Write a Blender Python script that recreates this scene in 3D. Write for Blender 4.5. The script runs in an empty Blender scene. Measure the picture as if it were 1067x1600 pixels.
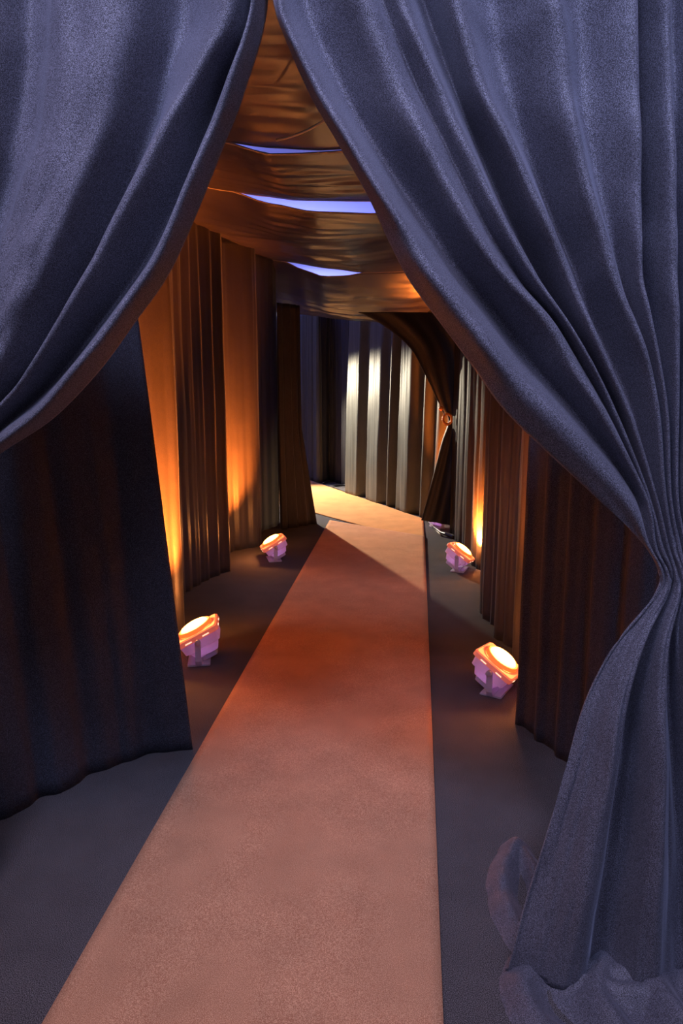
import bpy, bmesh, math, random
from mathutils import Vector, Matrix, noise
R = random.Random(7)
SC = bpy.context.scene
COL = SC.collection
# ------------------------------------------------------------------ camera
W, H, F = 1067.0, 1600.0, 1155.0
PITCH = math.atan(226.0 / F)
YAW = math.atan(118.6 * math.cos(PITCH) / F)
EYE = Vector((0, 0, 1.6))
FWD = Vector((-math.sin(YAW) * math.cos(PITCH), math.cos(YAW) * math.cos(PITCH), -math.sin(PITCH)))
RIGHT = Vector((math.cos(YAW), math.sin(YAW), 0))
UP = RIGHT.cross(FWD)
cam = bpy.data.cameras.new('camera'); cam.sensor_fit = 'VERTICAL'; cam.sensor_height = 36.0
cam.lens = F / H * 36.0; cam.clip_start = 0.05; cam.clip_end = 200
co = bpy.data.objects.new('camera', cam); COL.objects.link(co)
M3 = Matrix((RIGHT, UP, -FWD)).transposed()
co.matrix_world = Matrix.Translation(EYE) @ M3.to_4x4()
SC.camera = co
def ray(px, py): return (FWD + RIGHT * ((px - W / 2) / F) + UP * ((H / 2 - py) / F))
def G(px, py, z=0.0):
    d = ray(px, py); t = (z - EYE.z) / d.z; return EYE + d * t
def A(px, py, Y):
    d = ray(px, py); return EYE + d * (Y / d.y)
# ------------------------------------------------------------------ world + exposure + hall lights
wd = bpy.data.worlds.new('hall_air'); SC.world = wd; wd.use_nodes = True
bg = wd.node_tree.nodes['Background']
bg.inputs[0].default_value = (0.80, 0.74, 1.0, 1); bg.inputs[1].default_value = 0.16
vs = SC.view_settings; vs.view_transform = 'Standard'; vs.look = 'None'; vs.exposure = 0.0; vs.gamma = 1.0; vs.use_curve_mapping = False
def area(name, loc, to, size, col, power, spread=180):
    l = bpy.data.lights.new(name, 'AREA'); l.shape = 'RECTANGLE'; l.size, l.size_y = size; l.color = col; l.energy = power
    l.spread = math.radians(spread)
    o = bpy.data.objects.new(name, l); COL.objects.link(o); o.location = loc
    o.rotation_euler = (Vector(to) - Vector(loc)).to_track_quat('-Z', 'Y').to_euler(); return o
# house lights of the hall, high behind the camera, an added warm fill, and blue uplights washing the hall ceiling
area('front_light', (-0.7, -0.35, 4.3), (-0.7, 1.75, 2.15), (0.7, 0.5), (0.56, 0.61, 1.0), 14.5, 72)
area('front_light', (0.7, -0.35, 4.3), (0.75, 1.75, 2.15), (0.7, 0.5), (0.56, 0.61, 1.0), 14.5, 72)
area('front_light', (-0.9, 0.2, 4.4), (-0.55, 1.3, 0), (0.6, 0.6), (1.0, 0.70, 0.78), 5.5, 60)  # warm fill added to brighten the near runner and floor
for (x, y) in ((-7, 12), (7, 12), (-5, 24), (6, 24), (-6, 38), (4, 38), (-6, 50), (4, 50)):
    area('ceiling_uplight', (x, y, 3.6), (x, y, 6), (6, 6), (0.19, 0.22, 1.0), 720)
# ------------------------------------------------------------------ materials
def nodes(name):
    m = bpy.data.materials.new(name); m.use_nodes = True; nt = m.node_tree
    for n in list(nt.nodes): nt.nodes.remove(n)
    out = nt.nodes.new('ShaderNodeOutputMaterial'); return m, nt, out
def N(nt, t, **k):
    n = nt.nodes.new(t)
    for a, b in k.items():
        if a.startswith('i_'): n.inputs[a[2:].replace('_', ' ')].default_value = b
        else: setattr(n, a, b)
    return n
def cloth(name, base, spot, rough=0.55, spec=0.35, sheen=0.4, trans=0.3, tcol=(0.4, 0.38, 0.45), grain=420, grain_amt=0.5, bump=0.25, sheen_tint=(0.7, 0.75, 1, 1), weave=False):
    m, nt, out = nodes(name)
    L = nt.links.new
    tc = N(nt, 'ShaderNodeTexCoord')
    n1 = N(nt, 'ShaderNodeTexNoise', i_Scale=grain, i_Detail=1.0, i_Roughness=0.6); L(tc.outputs['Object'], n1.inputs['Vector'])
    n2 = N(nt, 'ShaderNodeTexNoise', i_Scale=6.0, i_Detail=3.0); L(tc.outputs['Object'], n2.inputs['Vector'])
    mr = N(nt, 'ShaderNodeMapRange'); mr.inputs['From Min'].default_value = 0.42; mr.inputs['From Max'].default_value = 0.66
    L(n1.outputs['Fac'], mr.inputs['Value'])
    mx = N(nt, 'ShaderNodeMix', data_type='RGBA'); mx.inputs['A'].default_value = (*base, 1); mx.inputs['B'].default_value = (*spot, 1)
    mul = N(nt, 'ShaderNodeMath', operation='MULTIPLY'); mul.inputs[1].default_value = grain_amt * 2
    L(mr.outputs[0], mul.inputs[0]); L(mul.outputs[0], mx.inputs['Factor'])
    mx2 = N(nt, 'ShaderNodeMix', data_type='RGBA', blend_type='MULTIPLY'); mx2.inputs['Factor'].default_value = 0.35
    L(mx.outputs['Result'], mx2.inputs['A']); L(n2.outputs['Color'], mx2.inputs['B'])
    L(n2.outputs['Fac'], mx2.inputs['B'])
    b = N(nt, 'ShaderNodeBsdfPrincipled'); b.inputs['Roughness'].default_value = rough
    b.inputs['Specular IOR Level'].default_value = spec
    b.inputs['Sheen Weight'].default_value = sheen; b.inputs['Sheen Roughness'].default_value = 0.35; b.inputs['Sheen Tint'].default_value = sheen_tint
    L(mx2.outputs['Result'], b.inputs['Base Color'])
    bp = N(nt, 'ShaderNodeBump', i_Strength=bump); bp.inputs['Distance'].default_value = 0.002
    L(n1.outputs['Fac'], bp.inputs['Height']); L(bp.outputs[0], b.inputs['Normal'])
    if trans > 0:
        tr = N(nt, 'ShaderNodeBsdfTranslucent'); tr.inputs['Color'].default_value = (*tcol, 1)
        ms = N(nt, 'ShaderNodeMixShader'); ms.inputs[0].default_value = trans
        L(b.outputs[0], ms.inputs[1]); L(tr.outputs[0], ms.inputs[2]); L(ms.outputs[0], out.inputs[0])
    else: L(b.outputs[0], out.inputs[0])
    return m
def plain(name, col, rough=0.5, metal=0.0, emit=None, es=0.0, spec=0.5):
    m, nt, out = nodes(name)
    b = N(nt, 'ShaderNodeBsdfPrincipled'); b.inputs['Roughness'].default_value = rough; b.inputs['Metallic'].default_value = metal
    b.inputs['Specular IOR Level'].default_value = spec
    tc = N(nt, 'ShaderNodeTexCoord'); n1 = N(nt, 'ShaderNodeTexNoise', i_Scale=60.0, i_Detail=3.0); nt.links.new(tc.outputs['Object'], n1.inputs['Vector'])
    mx = N(nt, 'ShaderNodeMix', data_type='RGBA'); mx.inputs['A'].default_value = (*[c * 0.85 for c in col], 1); mx.inputs['B'].default_value = (*col, 1)
    nt.links.new(n1.outputs['Fac'], mx.inputs['Factor']); nt.links.new(mx.outputs['Result'], b.inputs['Base Color'])
    if emit: b.inputs['Emission Color'].default_value = (*emit, 1); b.inputs['Emission Strength'].default_value = es
    nt.links.new(b.outputs[0], out.inputs[0]); return m
M = {}
M['velvet'] = cloth('front_velvet', (0.045, 0.045, 0.06), (0.34, 0.34, 0.44), rough=0.6, sheen=0.3, trans=0.06, grain=560, grain_amt=0.5)
M['black'] = cloth('black_side_cloth', (0.032, 0.029, 0.033), (0.085, 0.077, 0.08), rough=0.42, spec=0.5, sheen=0.1, trans=0.28, tcol=(0.5, 0.42, 0.34), grain=330)
M['near'] = cloth('near_side_cloth', (0.025, 0.025, 0.034), (0.10, 0.10, 0.14), rough=0.7, spec=0.2, sheen=0.1, trans=0.0, grain=400)
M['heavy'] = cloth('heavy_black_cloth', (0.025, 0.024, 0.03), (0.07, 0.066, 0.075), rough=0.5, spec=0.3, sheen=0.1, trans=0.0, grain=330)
M['satin'] = cloth('ceiling_satin', (0.045, 0.038, 0.036), (0.07, 0.06, 0.055), rough=0.27, spec=1.0, sheen=0.05, trans=0.2, tcol=(0.4, 0.36, 0.42), grain=330, grain_amt=0.3, bump=0.1)
M['hem'] = cloth('hem_painted_lit_edge', (0.5, 0.42, 0.4), (0.6, 0.5, 0.45), rough=0.4, spec=0.6, trans=0.0)  # pale tone paints the lit edge onto the dark overhead cloth
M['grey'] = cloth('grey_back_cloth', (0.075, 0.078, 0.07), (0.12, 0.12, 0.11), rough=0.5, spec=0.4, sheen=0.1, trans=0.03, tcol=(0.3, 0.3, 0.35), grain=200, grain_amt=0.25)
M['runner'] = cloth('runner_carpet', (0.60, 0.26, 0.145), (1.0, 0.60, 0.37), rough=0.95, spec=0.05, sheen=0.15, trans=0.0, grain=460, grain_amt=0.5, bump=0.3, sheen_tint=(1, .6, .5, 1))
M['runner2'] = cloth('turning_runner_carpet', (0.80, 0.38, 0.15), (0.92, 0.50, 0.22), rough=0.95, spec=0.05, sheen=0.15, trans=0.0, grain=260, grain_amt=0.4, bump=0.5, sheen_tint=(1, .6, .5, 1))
M['floor'] = cloth('dark_carpet', (0.028, 0.025, 0.028), (0.30, 0.28, 0.30), rough=0.95, spec=0.05, sheen=0.0, trans=0.0, grain=480, grain_amt=0.5, bump=0.3)
M['ceil'] = plain('hall_ceiling_paint', (0.7, 0.7, 0.75), 0.9)
M['white'] = cloth('white_shell_plastic', (0.85, 0.8, 0.95), (0.9, 0.86, 0.97), rough=0.4, sheen=0, trans=0.35, tcol=(0.8, 0.7, 0.95), grain=60, bump=0)  # lavender tint puts blue hall light into the white plastic
M['collar'] = plain('collar_painted_glow', (0.9, 0.35, 0.2), 0.4, emit=(1.0, 0.16, 0.02), es=0.9)  # amber base and emission paint the light leaking through this ring
M['bezel'] = plain('bezel_painted_glow', (0.9, 0.5, 0.45), 0.35, emit=(1.0, 0.13, 0.06), es=0.35)  # pink tone and emission put lamp light into the bezel
M['slot_highlight'] = plain('painted_slot_highlight', (0.95, 0.9, 0.85), 0.3, emit=(1.0, 0.55, 0.35), es=1.5)  # glowing bars painted in as highlights on the bezel slots
M['lens'] = plain('glowing_lens', (1, 0.8, 0.5), 0.3, emit=(1.0, 0.34, 0.07), es=12.0)
M['knob'] = plain('dark_plastic', (0.12, 0.11, 0.14), 0.5)
M['metal'] = plain('grey_steel', (0.45, 0.45, 0.48), 0.35, 0.9)
M['cable'] = plain('black_cable', (0.03, 0.03, 0.035), 0.35)
M['palecable'] = plain('pale_cable', (0.6, 0.58, 0.5), 0.4)
M['orange'] = plain('metal_painted_amber_light', (0.95, 0.32, 0.08), 0.35)  # metal ring and knob with amber lamp light put into their colour
# ------------------------------------------------------------------ helpers
def link(name, me, m, parent=None, smooth=True):
    if m: me.materials.append(m)
    if smooth:
        for p in me.polygons: p.use_smooth = True
    o = bpy.data.objects.new(name, me); COL.objects.link(o)
    if parent: o.parent = parent
    return o
def tag(o, label, cat, group=None):
    o['label'] = label; o['category'] = cat
    if group: o['group'] = group
    return o
def empty(name, loc, label, cat, group=None):
    o = bpy.data.objects.new(name, None); COL.objects.link(o); o.location = loc; o.empty_display_size = .1
    return tag(o, label, cat, group)
def grid_mesh(name, pts, thick=0.0):
    nr, nc = len(pts), len(pts[0])
    vs_ = [p for r in pts for p in r]
    fs = [(i * nc + j, i * nc + j + 1, (i + 1) * nc + j + 1, (i + 1) * nc + j) for i in range(nr - 1) for j in range(nc - 1)]
    me = bpy.data.meshes.new(name); me.from_pydata([tuple(v) for v in vs_], [], fs); me.update()
    return me
def sheet(name, pts, m, parent=None, thick=0.004):
    o = link(name, grid_mesh(name, pts), m, parent)
    if thick:
        s = o.modifiers.new('thickness', 'SOLIDIFY'); s.thickness = thick; s.offset = 0
    return o
def cr(p0, p1, p2, p3, t):
    return 0.5 * ((2 * p1) + (-p0 + p2) * t + (2 * p0 - 5 * p1 + 4 * p2 - p3) * t * t + (-p0 + 3 * p1 - 3 * p2 + p3) * t ** 3)
def spl(pts, x):      # catmull-rom over equally spaced list
    n = len(pts); x = min(max(x, 0), n - 1 - 1e-6); i = int(x); t = x - i
    return cr(pts[max(i - 1, 0)], pts[i], pts[i + 1], pts[min(i + 2, n - 1)], t)
def tube(name, pts, r, m, parent=None, n=8, closed=False):
    bm = bmesh.new(); rings = []
    k = len(pts)
    for i, p in enumerate(pts):
        a = pts[(i - 1) % k] if (closed or i > 0) else pts[i]; b = pts[(i + 1) % k] if (closed or i < k - 1) else pts[i]
        t = (Vector(b) - Vector(a)).normalized(); s = t.cross(Vector((0, 0, 1)))
        if s.length < 1e-3: s = Vector((1, 0, 0))
        s.normalize(); u = s.cross(t)
        rr = r(i / (k - 1)) if callable(r) else r
        rings.append([bm.verts.new(Vector(p) + (s * math.cos(2 * math.pi * q / n) + u * math.sin(2 * math.pi * q / n)) * rr) for q in range(n)])
    for i in range(k if closed else k - 1):
        for q in range(n):
            j = (i + 1) % k
            bm.faces.new((rings[i][q], rings[i][(q + 1) % n], rings[j][(q + 1) % n], rings[j][q]))
    if not closed: bm.faces.new(rings[0][::-1]); bm.faces.new(rings[-1])
    bmesh.ops.recalc_face_normals(bm, faces=bm.faces)
    me = bpy.data.meshes.new(name); bm.to_mesh(me); bm.free(); return link(name, me, m, parent)
def nz(x, y, z=0.0): return noise.noise(Vector((x, y, z)))
# ------------------------------------------------------------------ setting
def slab(name, x0, x1, y0, y1, z0, z1, m):
    bm = bmesh.new(); bmesh.ops.create_cube(bm, size=1)
    for v in bm.verts: v.co = Vector((x0 + (v.co.x + .5) * (x1 - x0), y0 + (v.co.y + .5) * (y1 - y0), z0 + (v.co.z + .5) * (z1 - z0)))
    me = bpy.data.meshes.new(name); bm.to_mesh(me); bm.free(); return link(name, me, m, smooth=False)
fl = slab('floor', -9, 9, -5, 18, -0.1, 0, M['floor']); fl['kind'] = 'structure'
ce = slab('ceiling', -25, 25, -2, 60, 6.0, 6.1, M['ceil']); ce['kind'] = 'structure'
# ------------------------------------------------------------------ front drapes
YF = 1.75
def drape(name, rows, relief, label, nsub=9, vsub=14, seed=0.0, Y=YF, wr=0.004):
    """rows: list over v of lists over columns of (px, py); relief: same shape, metres towards the viewer"""
    nr, nc = len(rows), len(rows[0])
    P = [[A(p[0], p[1], Y) for p in r] for r in rows]
    out = []
    for a in range((nr - 1) * vsub + 1):
        v = a / vsub
        cols = [Vector((spl([P[i][j].x for i in range(nr)], v), 0, spl([P[i][j].z for i in range(nr)], v))) for j in range(nc)]
        rel = [spl([relief[i][j] for i in range(nr)], v) for j in range(nc)]
        line = []
        for b in range((nc - 1) * nsub + 1):
            u = b / nsub
            x = spl([c.x for c in cols], u); z = spl([c.z for c in cols], u); r = spl(rel, u)
            i = min(int(u), nc - 2); wid = (cols[i + 1] - cols[i]).length
            r += wr * nz(u * 1.7 + seed, v * 0.9, seed) * 3 + min(wid * .10, .0012) * math.sin(u * 9 + 2 * nz(u, v * .5, seed + 3))
            z2 = max(z, 0.012)
            line.append(Vector((x, Y - r, z2)))
        out.append(line)
    o = sheet(name, out, M['velvet'], thick=0.005)
    return tag(o, label, 'curtain')
ys = [-130, 0, 60, 150, 230, 310, 380, 440, 505, 575, 650, 770]
RC = [ # c: x at ys, relief
 ([408, 428, 447, 487, 533, 578, 610, 642, 690, 742, 798, 925], 0.0),
 ([415, 440, 457, 503, 549, 596, 642, 680, 731, 785, 862, 972], .050),
 ([445, 476, 500, 545, 592, 642, 690, 735, 790, 842, 905, 990], -.035),
 ([520, 558, 581, 619, 658, 699, 740, 785, 845, 888, 937, 1002], .040),
 ([560, 597, 620, 658, 696, 734, 772, 812, 866, 908, 951, 1005], .004),
 ([585, 624, 647, 686, 722, 758, 797, 832, 878, 920, 958, 1008], .036),
 ([625, 668, 690, 722, 756, 790, 825, 857, 891, 926, 968, 1013], -.045),
 ([668, 704, 716, 745, 785, 822, 855, 880, 906, 940, 977, 1017], .045),
 ([745, 772, 782, 803, 832, 862, 890, 912, 938, 968, 996, 1023], -.040),
 ([835, 849, 856, 870, 886, 905, 928, 946, 974, 1001, 1018, 1032], .042),
 ([895, 902, 906, 915, 925, 939, 957, 972, 990, 1010, 1026, 1037], -.004),
 ([975, 978, 978, 980, 982, 984, 985, 989, 1002, 1018, 1033, 1042], .042),
 ([992, 992, 993, 994, 995, 997, 999, 1004, 1016, 1028, 1040, 1047], -.040),
 ([1028, 1030, 1031, 1033, 1034, 1036, 1038, 1040, 1044, 1048, 1051, 1053], .034),
 ([1062, 1064, 1064, 1065, 1066, 1066, 1064, 1062, 1060, 1059, 1058, 1058], -.035),
 ([1115, 1110, 1107, 1103, 1098, 1092, 1084, 1078, 1072, 1068, 1065, 1063], .040),
 ([1160, 1150, 1145, 1138, 1128, 1118, 1108, 1098, 1090, 1083, 1075, 1069], -.035),
 ([1215, 1200, 1192, 1178, 1162, 1146, 1130, 1118, 1106, 1097, 1087, 1076], .040),
 ([1270, 1250, 1238, 1220, 1200, 1178, 1160, 1142, 1126, 1114, 1100, 1083], -.035),
 ([1330, 1300, 1285, 1260, 1236, 1210, 1186, 1166, 1146, 1130, 1113, 1092], .0)]
nc = len(RC)
rows, rel = [], []
edge_y = {9: 575, 10: 650, 11: 770}
for i, y in enumerate(ys):
    rows.append([(c[0][i], y) for c in RC])
    k = 1.0 if i < 9 else (0.85, 0.62, 0.35)[i - 9]
    k *= (0.75 if i == 0 else 1)
    rel.append([c[1] * k * 1.7 * (1.0 if i > 3 else 0.8) for c in RC])
# waist and tail
def frow(y, xl, xr, rl): rows.append([(xl + (xr - xl) * j / (nc - 1), y) for j in range(nc)]); rel.append(rl)
wz = [0, .010, -.008, .010, .0, .012, -.010, .012, -.008, .012, .0, .012, -.010, .012, -.01, .012, -.01, .012, -.01, 0]
frow(850, 1006, 1098, wz); frow(895, 1030, 1098, wz)
tl = [0, .004, .03, .055, .030, -.045, -.02, .045, .050, -.01, -.045, .0, .045, .045, -.03, .03, .045, -.03, .02, 0]
for (y, a, b, k) in ((930, 1022, 1104, .35), (1000, 966, 1130, .75), (1090, 918, 1175, 1.1), (1200, 884, 1225, 1.3), (1330, 846, 1270, 1.25), (1430, 815, 1300, 1.1), (1535, 788, 1330, 0.9)):
    frow(y, a, b, [t * k for t in tl])
rd = drape('front_drape', rows, rel, 'dark blue velvet front curtain swept right and gathered at the right edge of the photo', seed=1.3, vsub=10)
# left front drape
LY = None
LC = [ # along each fold: (px,py) x9, from top to tie, then tail
 ([(421, -130), (414, 30), (378, 153), (350, 225), (313, 318), (268, 416), (217, 496), (155, 577), (88, 648), (0, 708), (-110, 790)], 0.0),
 ([(413, -130), (406, 30), (370, 148), (342, 217), (304, 310), (258, 408), (207, 486), (147, 565), (80, 636), (0, 696), (-112, 786)], .045),
 ([(395, -130), (388, 40), (335, 130), (305, 208), (262, 320), (205, 416), (160, 480), (100, 558), (50, 618), (0, 664), (-114, 780)], -.035),
 ([(376, -130), (368, 30), (333, 102), (287, 185), (240, 277), (194, 361), (157, 430), (111, 510), (55, 590), (0, 645), (-116, 776)], .040),
 ([(278, -130), (268, 10), (250, 83), (222, 185), (183, 277), (137, 384), (108, 440), (78, 505), (42, 568), (0, 622), (-118, 770)], -.045),
 ([(225, -130), (217, 23), (205, 100), (180, 200), (142, 300), (102, 390), (80, 440), (48, 500), (20, 560), (-10, 610), (-122, 766)], .030),
 ([(150, -130), (145, 20), (138, 100), (125, 200), (105, 290), (70, 370), (48, 430), (20, 490), (-5, 540), (-30, 600), (-126, 762)], .036),
 ([(98, -130), (95, 20), (92, 100), (82, 200), (62, 280), (38, 350), (15, 410), (-10, 470), (-30, 520), (-50, 590), (-130, 758)], .020),
 ([(44, -130), (42, 14), (42, 90), (32, 180), (14, 250), (-6, 320), (-25, 380), (-42, 440), (-60, 500), (-75, 570), (-135, 754)], -.014),
 ([(4, -130), (4, 20), (4, 90), (-6, 170), (-20, 240), (-38, 310), (-55, 370), (-70, 430), (-85, 490), (-98, 560), (-140, 750)], .034),
 ([(-50, -130), (-50, 20), (-50, 90), (-56, 170), (-66, 240), (-80, 310), (-90, 370), (-102, 430), (-112, 490), (-120, 560), (-147, 750)], -.035),
 ([(-110, -130), (-108, 20), (-106, 90), (-106, 170), (-112, 240), (-120, 310), (-128, 370), (-136, 430), (-142, 490), (-148, 560), (-154, 750)], .035),
 ([(-170, -130), (-168, 20), (-166, 90), (-164, 170), (-162, 240), (-162, 310), (-162, 370), (-162, 430), (-162, 490), (-162, 560), (-160, 750)], -.03),
 ([(-230, -130), (-226, 20), (-222, 90), (-216, 170), (-210, 240), (-204, 310), (-198, 370), (-192, 430), (-186, 490), (-180, 560), (-166, 750)], 0)]
rows, rel = [], []
for i in range(11):
    rows.append([c[0][i] for c in LC]); k = 1.0 if i < 8 else (.8, .55, .3)[i - 8]
    rel.append([c[1] * k * 1.7 for c in LC])
nl = len(LC)
for (y, a, b, k) in ((850, -125, -185, .3), (950, -105, -225, .7), (1100, -85, -265, 1), (1300, -70, -300, 1.1), (1490, -60, -320, 1)):
    rows.append([(a + (b - a) * j / (nl - 1), y) for j in range(nl)]); rel.append([c[1] * k for c in LC])
drape('front_drape', rows, rel, 'dark blue velvet front curtain swept to the left edge of the photo', seed=5.1, vsub=10)
# tie-back cords
def ring(cx, cz, Y, rx, ry, r, name, m, label=None, parent=None):
    pts = [Vector((cx + rx * math.cos(t * math.pi / 12), Y + ry * math.sin(t * math.pi / 12), cz + 0.03 * math.cos(t * math.pi / 12))) for t in range(24)]
    return tube(name, pts, r, m, parent, closed=True)

# crumpled end of the right front drape lying on the carpet
def puddle():
    paths = [([(806, 1325), (784, 1380), (800, 1445), (850, 1505), (930, 1555), (1010, 1570)], .055, .030),
             ([(812, 1330), (842, 1385), (838, 1440), (805, 1450)], .04, .026),
             ([(860, 1440), (880, 1490), (920, 1530), (990, 1540)], .06, .035),
             ([(840, 1490), (815, 1540), (830, 1590), (880, 1640)], .05, .035),
             ([(960, 1490), (930, 1560), (960, 1620), (1010, 1660)], .07, .035),
             ([(1030, 1480), (1020, 1550), (1060, 1620), (1100, 1660)], .08, .035),
             ([(1100, 1480), (1110, 1560), (1160, 1640)], .08, .04), ([(1180, 1470), (1200, 1560), (1260, 1640)], .07, .04)]
    pl = []
    for px, h_, w_ in paths:
        q = [G(*p) for p in px]; n = len(q)
        pl.append(([(spl([p.x for p in q], i / 16), spl([p.y for p in q], i / 16)) for i in range((n - 1) * 16 + 1)], h_, w_))
    base = [(1.0 + .0, 1.72, .52, .30)]
    nx, ny = 190, 150; x0, x1, y0, y1 = 0.2, 1.6, 1.2, 2.3; pts = []
    for j in range(ny + 1):
        row = []
        for i in range(nx + 1):
            x = x0 + (x1 - x0) * i / nx; y = y0 + (y1 - y0) * j / ny
            z = -.014
            d = math.hypot((x - .98) / .56, (y - 1.70) / .26) + .25 * nz(x * 3, y * 3, 4)
            z += .036 / (1 + math.exp((d - 1) * 9))
            for pts_, h_, w_ in pl:
                dd = min((x - a) ** 2 + (y - b) ** 2 for a, b in pts_)
                if dd < .03: z = max(z, -.014 + (h_ * .75 + .014) * math.exp(-dd / (2 * w_ * w_)) + (.015 / (1 + math.exp((d - 1) * 9))))
            if z > 0: z += .008 * nz(x * 14, y * 14, 3)
            row.append(Vector((x, y, z)))
        pts.append(row)
    return pts
# kept as a part of the drape: its hem spread over the floor
hm = sheet('floor_hem', puddle(), M['velvet'], rd, thick=0)
# ------------------------------------------------------------------ side curtains
def curtain(name, base, label, mat='black', ztop=2.57, zbot=0.0, lam=0.16, amp=0.035, seed=0.0, top=None, res=0.014, vres=40, sharp=1.0, hemkick=0.0, lean=None, group=None, prof=None, swell=0.35, cat='curtain', smooth=False):
    """base: ground polyline [(x,y)...]; top: optional polyline for the head; folds run up the cloth"""
    base = [Vector((b[0], b[1], 0)) for b in base]
    if smooth: base = [Vector((spl([p.x for p in base], i / 6), spl([p.y for p in base], i / 6), 0)) for i in range((len(base) - 1) * 6 + 1)]
    top = [Vector((b[0], b[1], 0)) for b in top] if top else base
    def arc(pl):
        L = [0]
        for i in range(1, len(pl)): L.append(L[-1] + (pl[i] - pl[i - 1]).length)
        return L
    def at(pl, L, f):
        s = f * L[-1]
        for i in range(1, len(pl)):
            if s <= L[i] + 1e-9:
                t = (s - L[i - 1]) / max(L[i] - L[i - 1], 1e-9)
                return pl[i - 1].lerp(pl[i], t), (pl[i] - pl[i - 1]).normalized()
        return pl[-1], (pl[-1] - pl[-2]).normalized()
    Lb, Lt = arc(base), arc(top); n = max(12, int(Lb[-1] / res)); pts = []
    for a in range(vres + 1):
        v = a / vres; z = zbot + (ztop - zbot) * v; row = []
        for b in range(n + 1):
            f = b / n
            pb, tb = at(base, Lb, f); pt, tt = at(top, Lt, f)
            p = pb.lerp(pt, v); t = tb.lerp(tt, v).normalized(); nn = Vector((-t.y, t.x, 0))
            s = f * Lb[-1]
            ph = s / lam * 2 * math.pi + 1.6 * nz(s * 2.2, seed, v * .25) + seed
            if prof: d = prof(f, v)
            else:
                w = math.sin(ph); w = math.copysign(abs(w) ** (1 / sharp), w)
                d = amp * (w * (1 + swell * nz(s * 3, seed + 7, v * .6)) + 0.35 * math.sin(ph * 2.13 + seed * 2))
            d *= 1.0 - 0.45 * v ** 3
            d += 0.006 * nz(s * 9, v * 5, seed) + 0.003 * nz(s * 30, v * 2.5, seed + 2)
            if lean: p = p + lean(f, v)
            row.append(Vector((p.x, p.y, z)) + nn * d)
        pts.append(row)
    o = sheet(name, pts, M[mat], thick=0.003)
    tag(o, label, cat, group); return o
def g2(px, py): p = G(px, py); return (p.x, p.y)
# left: near panel, its far edge swings in at the hem
e1 = g2(300, 1168)
curtain('side_curtain', [(-1.95, 1.85), (-1.50, 2.22), (-1.18, 2.70), (e1[0], e1[1])], 'black side curtain on the left nearest the camera, below the left front curtain', 'near', seed=.7, amp=.014, lam=.25,
        top=[(-2.0, 1.85), (-1.75, 2.2), (-1.42, 2.75), (-1.22, 3.05)])
a2, b2 = g2(225, 1060), g2(366, 868)
def proL2(f, v):
    s = f * 6.2
    return 0.05 * math.sin(s * 2.0 + .5) + 0.018 * math.sin(s * 6.1 + 1) + 0.010 * math.sin(s * 12.7)
curtain('side_curtain', [(-1.45, 3.2), (-1.49, 3.7), (-1.48, 3.96), (-1.37, 4.13), (-1.58, 4.40), (-1.64, 4.85), (-1.58, 5.3), (-1.46, 5.62)], 'tall black curtain panel washed amber by the nearest left floor light', seed=2.1, amp=.010, lam=.13, smooth=True, ztop=2.66)
a3, b3, c3 = g2(373, 858), g2(412, 842), g2(462, 806)
curtain('side_curtain', [(-1.72, 5.75), (-1.66, 6.05), (-1.57, 6.27), (-1.40, 6.48), (-1.54, 6.9), (-1.40, 7.4), (-1.52, 7.7)], 'black curtain strip glowing amber above the far left floor light', seed=3.3, amp=.009, lam=.14, smooth=True, ztop=2.66)
# partition that closes the left side before the turn
a4, b4 = g2(440, 828), g2(494, 818)
curtain('partition_curtain', [(a4[0] - .04, a4[1] + .35), a4, b4], 'black curtain edge hiding the passage as it turns left behind the far left light', mat='heavy', seed=4.4, amp=.022, lam=.13, ztop=2.2,
        lean=lambda f, v: Vector((-.16 * min(1, v * 2.2) * f ** 3, 0, 0)))
# right side
a5, b5 = g2(819, 1092), g2(800, 1010)
curtain('side_curtain', [(1.12, 1.82), (0.90, 2.3), (0.68, 2.8), (.49, 3.2)], 'black side curtain on the right with thin amber fold lines, beside the nearest right light', 'near', seed=1.9, amp=.013, lam=.17)
curtain('side_curtain', [(.70, 3.25), (.60, 3.58), (.585, 3.76), (.55, 3.92), (.60, 4.08), (.50, 4.3), (.52, 4.5), (.45, 4.75), (.60, 5.1), (.68, 5.4)], 'black curtain panel with broad amber stripe right behind the nearest right light', seed=0.4, amp=.009, lam=.12, smooth=True)
curtain('side_curtain', [(.70, 5.35), (.60, 5.65), (.545, 5.8), (.475, 5.97), (.53, 6.12), (.44, 6.3), (.48, 6.5), (.39, 6.85), (.42, 7.0), (.35, 7.18)], 'black curtain panel rising behind the middle right floor light', seed=5.0, amp=.008, lam=.12, smooth=True)
# far right drape tied back above the small light
YR = 7.25
farr = [ [(560, 488), (610, 488), (670, 488), (740, 488), (800, 488)],
         [(598, 508), (645, 510), (690, 515), (745, 520), (800, 530)],
         [(640, 543), (675, 545), (710, 550), (750, 560), (795, 575)],
         [(664, 585), (690, 590), (718, 595), (750, 605), (780, 615)],
         [(688, 635), (702, 637), (716, 640), (735, 645), (755, 650)],
         [(700, 657), (706, 658), (714, 659), (724, 660), (735, 661)],
         [(690, 690), (702, 690), (716, 690), (732, 690), (748, 690)],
         [(676, 745), (692, 745), (712, 745), (730, 745), (752, 745)],
         [(664, 790), (684, 790), (706, 790), (728, 790), (754, 790)],
         [(658, 812), (680, 815), (704, 822), (728, 826), (754, 828)]]
frel = [[0, .04, -.03, .04, 0]] * 4 + [[0, .02, -.02, .02, 0]] * 2 + [[.03, .05, -.03, .04, 0]] * 4
P = []
nr = len(farr)
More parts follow.
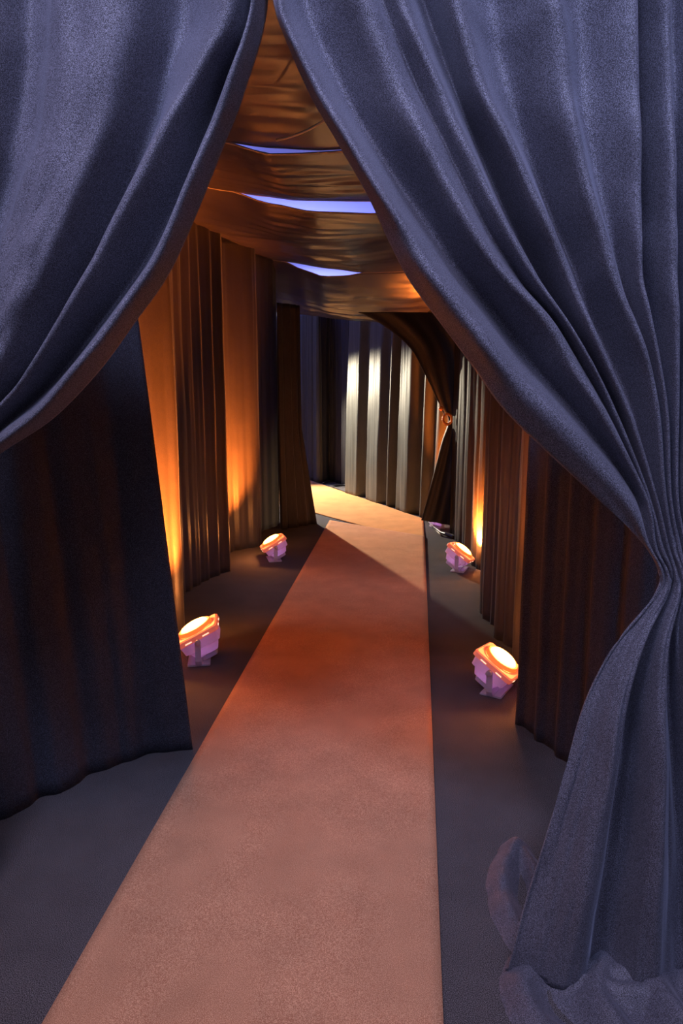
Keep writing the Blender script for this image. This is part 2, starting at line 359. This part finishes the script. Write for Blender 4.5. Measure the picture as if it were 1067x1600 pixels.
for a in range((nr - 1) * 7 + 1):
    v = a / 7; line = []
    cs = [(spl([farr[i][j][0] for i in range(nr)], v), spl([farr[i][j][1] for i in range(nr)], v), spl([frel[i][j] for i in range(nr)], v)) for j in range(5)]
    for b in range(4 * 10 + 1):
        u = b / 10
        p = A(spl([c[0] for c in cs], u), spl([c[1] for c in cs], u), YR); r = spl([c[2] for c in cs], u) + .012 * math.sin(u * 8 + v)
        line.append(Vector((p.x, p.y - r, max(p.z, .01))))
    P.append(line)
fd = sheet('tied_curtain', P, M['heavy'], thick=.003); tag(fd, 'black curtain tied back at the far right, its lower half glowing amber', 'curtain')
# hook and ring that hold it
hk = A(699, 655, YR - .12); h = empty('tieback_ring', hk, 'small amber-lit ring and knob holding the far right tied curtain', 'tieback')
tube('ring', [Vector((.040 * math.cos(t * math.pi / 10), -.01 * math.sin(t * math.pi / 5), .050 * math.sin(t * math.pi / 10))) for t in range(20)], .013, M['orange'], h, closed=True)
def ball(name, r, loc, m, parent, sz=(1, 1, 1)):
    bm = bmesh.new(); bmesh.ops.create_uvsphere(bm, u_segments=16, v_segments=10, radius=r)
    for v in bm.verts: v.co = Vector((v.co.x * sz[0], v.co.y * sz[1], v.co.z * sz[2])) + Vector(loc)
    me = bpy.data.meshes.new(name); bm.to_mesh(me); bm.free(); return link(name, me, m, parent)
kb = A(689, 638, YR - .12) - hk
ball('knob', .023, kb, M['orange'], h)
tube('pin', [kb * .9, kb * .35], .006, M['metal'], h)
# ------------------------------------------------------------------ back wall around the corner
pa, pb_ = G(483, 750), G(660, 808)
d = (pb_ - pa); dn = d.normalized()
A0 = pa - dn * 1.3; A1 = pa + d * .125; A2 = pa + d * .41; A3 = pb_ + dn * 0.9
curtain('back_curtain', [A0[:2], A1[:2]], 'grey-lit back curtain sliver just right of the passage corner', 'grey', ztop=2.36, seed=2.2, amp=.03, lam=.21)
nb = Vector((dn.y, -dn.x, 0))
B0 = A1 + Vector((-.015, .015, 0)); B1 = A1 + Vector((.10, .30, 0)); B2 = A2 + Vector((.10, .26, 0))
curtain('back_curtain', [B0[:2], B1[:2], B2[:2], (A2.x - .01, A2.y + .02)], 'unlit section of the back curtain, its shade painted black, between the grey sections', 'heavy', ztop=2.36, seed=6.1, amp=.014, lam=.2)  # same curtain in black cloth, so the fold's shade is in its colour
folds = [(0, -.02), (.03, .06), (.13, .055), (.17, -.05), (.20, -.06), (.23, .05), (.33, .06), (.38, -.02), (.42, .05), (.46, -.06), (.50, .05), (.58, .06), (.64, -.04), (.68, .035), (.72, -.05), (.78, .04), (.85, -.04), (.92, .04), (1, 0)]
def proB(f, v):
    f = f + .03 * (v - .5) * (-1)
    f = min(max(f, 0), .9999)
    for i in range(1, len(folds)):
        if f <= folds[i][0]:
            t = (f - folds[i - 1][0]) / (folds[i][0] - folds[i - 1][0]); t = t * t * (3 - 2 * t)
            return -(folds[i - 1][1] + (folds[i][1] - folds[i - 1][1]) * t) * 1.0
    return 0
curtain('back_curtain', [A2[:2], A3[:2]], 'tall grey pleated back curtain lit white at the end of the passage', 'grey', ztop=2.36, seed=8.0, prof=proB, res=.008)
# ------------------------------------------------------------------ overhead cloth, hung over cross bars
bars = [(1.95, 2.72), (3.42, 2.62), (4.50, 2.62), (5.85, 2.60), (7.35, 2.60), (8.3, 2.15)]
XL, XR = -1.75, 0.92
# droop of the near hem of every width: measured across (px, py) where the gap is seen, unprojected in the plane of its bar
def hemcurve(Y, pts):
    q = [A(p[0], p[1], Y) for p in pts]; q.sort(key=lambda p: p.x)
    def f(x):
        if x <= q[0].x: return q[0].z
        for i in range(1, len(q)):
            if x <= q[i].x:
                t = (x - q[i - 1].x) / (q[i].x - q[i - 1].x); t2 = t * t * (3 - 2 * t) * .5 + t * .5; return q[i - 1].z + (q[i].z - q[i - 1].z) * t2
        return q[-1].z
    return f
far_h = [hemcurve(3.42, [(290, 214), (357, 222), (420, 230), (500, 234), (540, 232), (700, 222)]),
         hemcurve(4.50, [(280, 285), (358, 298), (400, 305), (470, 313), (580, 314), (640, 312), (760, 306)]),
         hemcurve(5.85, [(300, 345), (380, 367), (480, 377), (540, 374), (606, 363), (700, 350)]),
         hemcurve(7.35, [(340, 385), (384, 398), (440, 408), (520, 420), (568, 426), (640, 424), (720, 420)]),
         hemcurve(8.3, [(400, 470), (440, 490), (500, 492), (560, 500), (600, 503), (640, 498), (690, 488), (760, 480)])]
near_h = [lambda x: 2.72,
          hemcurve(3.42, [(290, 212), (357, 222), (385, 232), (415, 241), (470, 240), (540, 236), (700, 222)]),
          hemcurve(4.50, [(280, 283), (358, 298), (420, 318), (490, 331), (590, 334), (640, 330), (760, 310)]),
          hemcurve(5.85, [(300, 345), (380, 367), (480, 377), (540, 374), (606, 363), (700, 350)]),
          hemcurve(7.35, [(340, 385), (384, 396), (440, 407), (475, 422), (505, 432), (540, 431), (570, 426), (640, 424), (720, 420)])]
labs = ['dark overhead cloth nearest the entrance, above the first blue gap', 'dark overhead cloth between the upper and the middle blue gap',
        'sagging overhead cloth just below the middle blue gap', 'overhead cloth with bright amber glare above the smallest blue gap', 'last overhead cloth with amber glare below the smallest blue gap']
sag = [.03, .03, .08, .03, .14]
for k in range(5):
    (y0, z0), (y1, z1) = bars[k], bars[k + 1]
    nx, ny = 110, 70; pts = []
    for j in range(ny + 1):
        v = j / ny; row = []
        for i in range(nx + 1):
            x = XL + (XR - XL) * i / nx
            za = near_h[k](x); zb = far_h[k](x)
            z = za + (zb - za) * v - sag[k] * 4 * v * (1 - v) * (1 if k else .6)
            w = 4 * v * (1 - v)
            z += w * (.030 * nz(x * 1.1 + k * 5, v * 4.5 + x * .8, k) + .016 * nz(x * 1.6, v * 13 - x * 1.7, k + 4) + .006 * nz(x * 2.5, v * 34, k + 9))
            y = y0 + (y1 - y0) * v
            row.append(Vector((x, y, z)))
        pts.append(row)
    o = sheet('overhead_cloth', pts, M['satin'], thick=.003); tag(o, labs[k], 'ceiling cloth')
    for nm, row in (('hem', pts[0]), ('hem', pts[-1])):
        tube(nm, [p + Vector((0, 0, 0)) for p in row[::3]], .004, M['hem'], o, n=6)
# cross bars of the pipe frame
bl = ['steel cross bar above the upper blue gap in the overhead cloth', 'steel cross bar above the wide middle blue gap', 'steel cross bar above the smallest blue gap']
for k, (y, z) in enumerate([bars[1], bars[2], bars[4]]):
    o = tube('cross_bar', [Vector((XL - .05, y, 2.70)), Vector((XR + .05, y, 2.70))], .019, M['metal'], n=12)
    tag(o, bl[k], 'pipe', 'pipe frame cross bars')
# thin cable hanging across the first gap
c0, c1 = A(432, 219, 3.0), A(520, 180, 2.6)
o = tube('hanging_cord', [c0.lerp(c1, t / 12) + Vector((0, 0, -.012 * math.sin(math.pi * t / 12))) for t in range(13)], .0045, M['palecable'], n=6)
tag(o, 'thin pale cord running up under the nearest overhead cloth', 'cord')
# ------------------------------------------------------------------ runners
def runner(name, quad, z, m, label, nx=30, ny=160, curl=None):
    pts = []
    for j in range(ny + 1):
        v = j / ny; a = quad[0].lerp(quad[3], v); b = quad[1].lerp(quad[2], v); row = []
        for i in range(nx + 1):
            u = i / nx; p = a.lerp(b, u); zz = z + .0025 * nz(p.x * 3, p.y * 2, z * 50)
            if curl: zz += curl(u, v)
            row.append(Vector((p.x, p.y, zz)))
        pts.append(row)
    o = sheet(name, pts, m, thick=.008); return tag(o, label, 'carpet runner')
q0 = G(70, 1600); q1 = G(692, 1600)
xl, xr = q0.x, q1.x
def gx(px, py): return G(px, py)
nearY = .9
tl_, tr_ = G(515, 815), G(663.5, 840)
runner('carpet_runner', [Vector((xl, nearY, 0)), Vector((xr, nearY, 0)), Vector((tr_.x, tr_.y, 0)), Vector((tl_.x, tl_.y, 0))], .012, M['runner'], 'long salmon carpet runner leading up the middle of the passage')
k0, k1, k2, k3 = G(483, 751), G(661, 811), G(664, 850), G(470, 800)
ex = (k0 - k1).normalized()
def crl(u, v): return .008 * max(0, nz(u * 5, v * 2.5, 3)) + .012 * math.exp(-((u - .45 - .25 * v) / .02) ** 2)
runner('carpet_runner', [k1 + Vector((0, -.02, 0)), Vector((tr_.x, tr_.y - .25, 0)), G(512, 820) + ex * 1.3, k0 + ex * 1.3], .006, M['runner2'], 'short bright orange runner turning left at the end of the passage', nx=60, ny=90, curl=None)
# ------------------------------------------------------------------ floor lights
def rsq(hw, rad, z, n=6):
    out = []
    for cx, cy, a0 in ((1, 1, 0), (-1, 1, 90), (-1, -1, 180), (1, -1, 270)):
        for i in range(n):
            a = math.radians(a0 + 90 * i / (n - 1)); out.append(Vector((cx * (hw - rad) + rad * math.cos(a), cy * (hw - rad) + rad * math.sin(a), z)))
    return out
def loft(name, rings, m, parent, capa=True, capb=True, smooth=False, bevel=0):
    bm = bmesh.new(); rr = [[bm.verts.new(p) for p in r] for r in rings]; n = len(rr[0])
    for i in range(len(rr) - 1):
        for q in range(n): bm.faces.new((rr[i][q], rr[i][(q + 1) % n], rr[i + 1][(q + 1) % n], rr[i + 1][q]))
    if capa: bm.faces.new(rr[0][::-1])
    if capb: bm.faces.new(rr[-1])
    bmesh.ops.recalc_face_normals(bm, faces=bm.faces)
    me = bpy.data.meshes.new(name); bm.to_mesh(me); bm.free(); o = link(name, me, m, parent, smooth); return o
def circ(r, z, n=24): return [Vector((r * math.cos(2 * math.pi * i / n), r * math.sin(2 * math.pi * i / n), z)) for i in range(n)]
def boxm(name, c, s, m, parent, bev=.003):
    bm = bmesh.new(); bmesh.ops.create_cube(bm, size=1)
    for v in bm.verts: v.co = Vector((v.co.x * s[0] + c[0], v.co.y * s[1] + c[1], v.co.z * s[2] + c[2]))
    if bev: bmesh.ops.bevel(bm, geom=bm.edges[:], offset=bev, segments=2, affect='EDGES')
    me = bpy.data.meshes.new(name); bm.to_mesh(me); bm.free(); return link(name, me, m, parent, False)
def lamp(loc, aim, label, power, spin=0.0, s=1.0, cone=92, head_h=.135, lens='lens'):
    root = empty('floor_light', loc, label, 'lamp', 'amber floor lights washing the side curtains')
    n = Vector(aim).normalized()
    q = n.to_track_quat('Z', 'Y'); Mx = Matrix.Translation(Vector((0, 0, head_h * s))) @ q.to_matrix().to_4x4() @ Matrix.Rotation(spin, 4, 'Z') @ Matrix.Scale(s, 4)
    hp = []
    def put(o): o.matrix_local = Mx; hp.append(o); return o
    hs = put(loft('housing', [rsq(.050, .008, -.100), rsq(.056, .008, -.097), rsq(.074, .010, -.058), rsq(.092, .014, -.05), rsq(.099, .016, .0)], M['white'], root))
    put(loft('driver_box', [rsq(.034, .006, -.128), rsq(.040, .008, -.124), rsq(.042, .008, -.097)], M['white'], root))
    put(loft('bezel', [rsq(.104, .016, -.004), rsq(.112, .018, .0), rsq(.112, .018, .022), rsq(.104, .016, .028), rsq(.080, .05, .028), rsq(.078, .05, .018)], M['bezel'], root, capb=True))
    put(loft('collar', [circ(.088, .028), circ(.086, .044), circ(.082, .048), circ(.074, .046), circ(.072, .040)], M['collar'], root, capa=False, capb=False, smooth=True))
    put(loft('lens', [circ(.0735, .046), circ(.066, .056), circ(.045, .062), circ(.02, .064), circ(.003, .0645)], M[lens], root, capa=False, smooth=True))
    for sgn in (-1, 1):
        for axis in (0, 1):
            for side in (-1, 1):
                c = [0, 0, .006]; c[axis] = sgn * .046; c[1 - axis] = side * .1125
                d_ = [.004, .004, .005]; d_[axis] = .034
                put(boxm('slot_highlight', c, d_, M['slot_highlight'], root, .001))  # emissive bar standing for a highlight on the bezel slot
    for i in range(5):
        put(boxm('cooling_fin', (0, -.040 + .02 * i, -.104), (.088, .004, .016), M['white'], root, .001))
    # yoke: flat strip bent to a U about the head's own cross axis
    ax = (Mx.to_3x3() @ Vector((1, 0, 0))).normalized(); ax.z = 0; ax.normalize(); fx = ax.cross(Vector((0, 0, 1)))
    wv = .118 * s; hh = head_h * s
    prof = [(-wv, hh), (-wv, .035 * s), (-wv * .86, .010 * s), (wv * .86, .010 * s), (wv, .035 * s), (wv, hh)]
    bm = bmesh.new(); rr = []
    for (a, z) in prof:
        t = .0035
        o_ = Vector((0, 0, 0)) + ax * a + Vector((0, 0, z)); inn = ax * (math.copysign(t, -a)) if z > .02 * s else Vector((0, 0, t * 1.5))
        rr.append([bm.verts.new(o_ + fx * .016), bm.verts.new(o_ + fx * -.016), bm.verts.new(o_ + inn + fx * -.016), bm.verts.new(o_ + inn + fx * .016)])
    for i in range(len(rr) - 1):
        for k_ in range(4): bm.faces.new((rr[i][k_], rr[i][(k_ + 1) % 4], rr[i + 1][(k_ + 1) % 4], rr[i + 1][k_]))
    bm.faces.new(rr[0]); bm.faces.new(rr[-1][::-1]); bmesh.ops.recalc_face_normals(bm, faces=bm.faces)
    me = bpy.data.meshes.new('yoke'); bm.to_mesh(me); bm.free(); link('yoke', me, M['white'], root, False)
    boxm('foot', (0, 0, .005), (.19 * s, .11 * s, .010), M['white'], root, .003).rotation_euler = (0, 0, math.atan2(ax.y, ax.x))
    for sg in (-1, 1):
        p0 = ax * sg * wv + Vector((0, 0, hh))
        tube('knob', [p0, p0 + ax * sg * .010, p0 + ax * sg * .022], .014 * s, M['white'], root, 12)
    l = bpy.data.lights.new('floor_light_beam', 'SPOT'); l.energy = power * 38; l.color = (1.0, 0.20, 0.022); l.spot_size = math.radians(cone); l.spot_blend = 1.0; l.shadow_soft_size = .05
    lo = bpy.data.objects.new('floor_light_beam', l); COL.objects.link(lo); lo.parent = root
    lo.location = Vector((0, 0, head_h * s)) + n * (.075 * s); lo.rotation_euler = (n + Vector((n.x * .35, .12, 0))).to_track_quat('-Z', 'Y').to_euler()
    ls = bpy.data.lights.new('lens_spill', 'POINT'); ls.energy = 8 * power / 50; ls.color = (1.0, .32, .08); ls.shadow_soft_size = .03
    lt = bpy.data.objects.new('lens_spill', ls); COL.objects.link(lt); lt.parent = root; lt.location = Vector((0, 0, head_h * s)) + n * (.115 * s)
    li = bpy.data.lights.new('added_shell_fill', 'POINT'); li.energy = 0.13; li.color = (.62, .42, 1.0); li.shadow_soft_size = .02  # light added inside the shell, standing in for blue hall light on it
    lq = bpy.data.objects.new('added_shell_fill', li); COL.objects.link(lq); lq.parent = root; lq.location = Vector((0, 0, head_h * s)) - n * (.045 * s)
    return root
def gv(px, py): p = G(px, py); return Vector((p.x, p.y, 0))
lamp(gv(312, 1030), (-.45, -.05, .89), 'nearest left floor light, white body, tilted toward the left curtain', 85, spin=.15, s=1.12)
lamp(gv(428, 874), (-.48, -.10, .87), 'far left floor light beside the runner', 45, spin=.15, s=1.0)
lamp(gv(776, 1078), (.52, -.12, .85), 'nearest right floor light, round lens showing, largest of all in the photo', 50, spin=-.25, s=1.02)
lamp(gv(718, 890), (.58, -.02, .80), 'middle right floor light standing on the pale lit floor', 45, spin=-.3)
lamp(gv(683, 824), (.30, .10, .95), 'farthest right floor light, mostly hidden below the tied curtain', 22, spin=.2, s=.9)
# ------------------------------------------------------------------ white work light around the corner
wl = bpy.data.lights.new('corner_light', 'SPOT'); wl.energy = 1350; wl.color = (1.0, .86, .62); wl.spot_size = math.radians(66); wl.spot_blend = .6; wl.shadow_soft_size = .04
wo = bpy.data.objects.new('corner_light', wl); COL.objects.link(wo); wo.location = (-2.6, 10.25, 1.8)
wo.rotation_euler = (Vector((-.1, 8.1, -.25)) - wo.location).to_track_quat('-Z', 'Y').to_euler()
# ------------------------------------------------------------------ cables on the floor
def cable(pix, label, r=.007, m='cable'):
    q = [G(*p) for p in pix]; n = len(q); pts = []
    for i in range((n - 1) * 8 + 1):
        u = i / 8; pts.append(Vector((spl([p.x for p in q], u), spl([p.y for p in q], u), r + .001 + .004 * (1 + math.sin(i * .5)))))
    return tag(tube('floor_cable', pts, r, M[m], n=8), label, 'cable')
cable([(505, 757), (520, 752), (540, 755), (560, 763), (575, 772), (560, 775), (535, 768), (520, 762), (540, 760), (572, 768), (600, 782), (640, 797)], 'black cable coiled at the foot of the back curtain', .012)
cable([(662, 812), (672, 820), (682, 830), (694, 836), (708, 842)], 'black cable beside the right edge of the runner end', .012)
cable([(672, 822), (680, 828), (688, 838)], 'short pale cable lying across the black cable', .006, 'palecable')
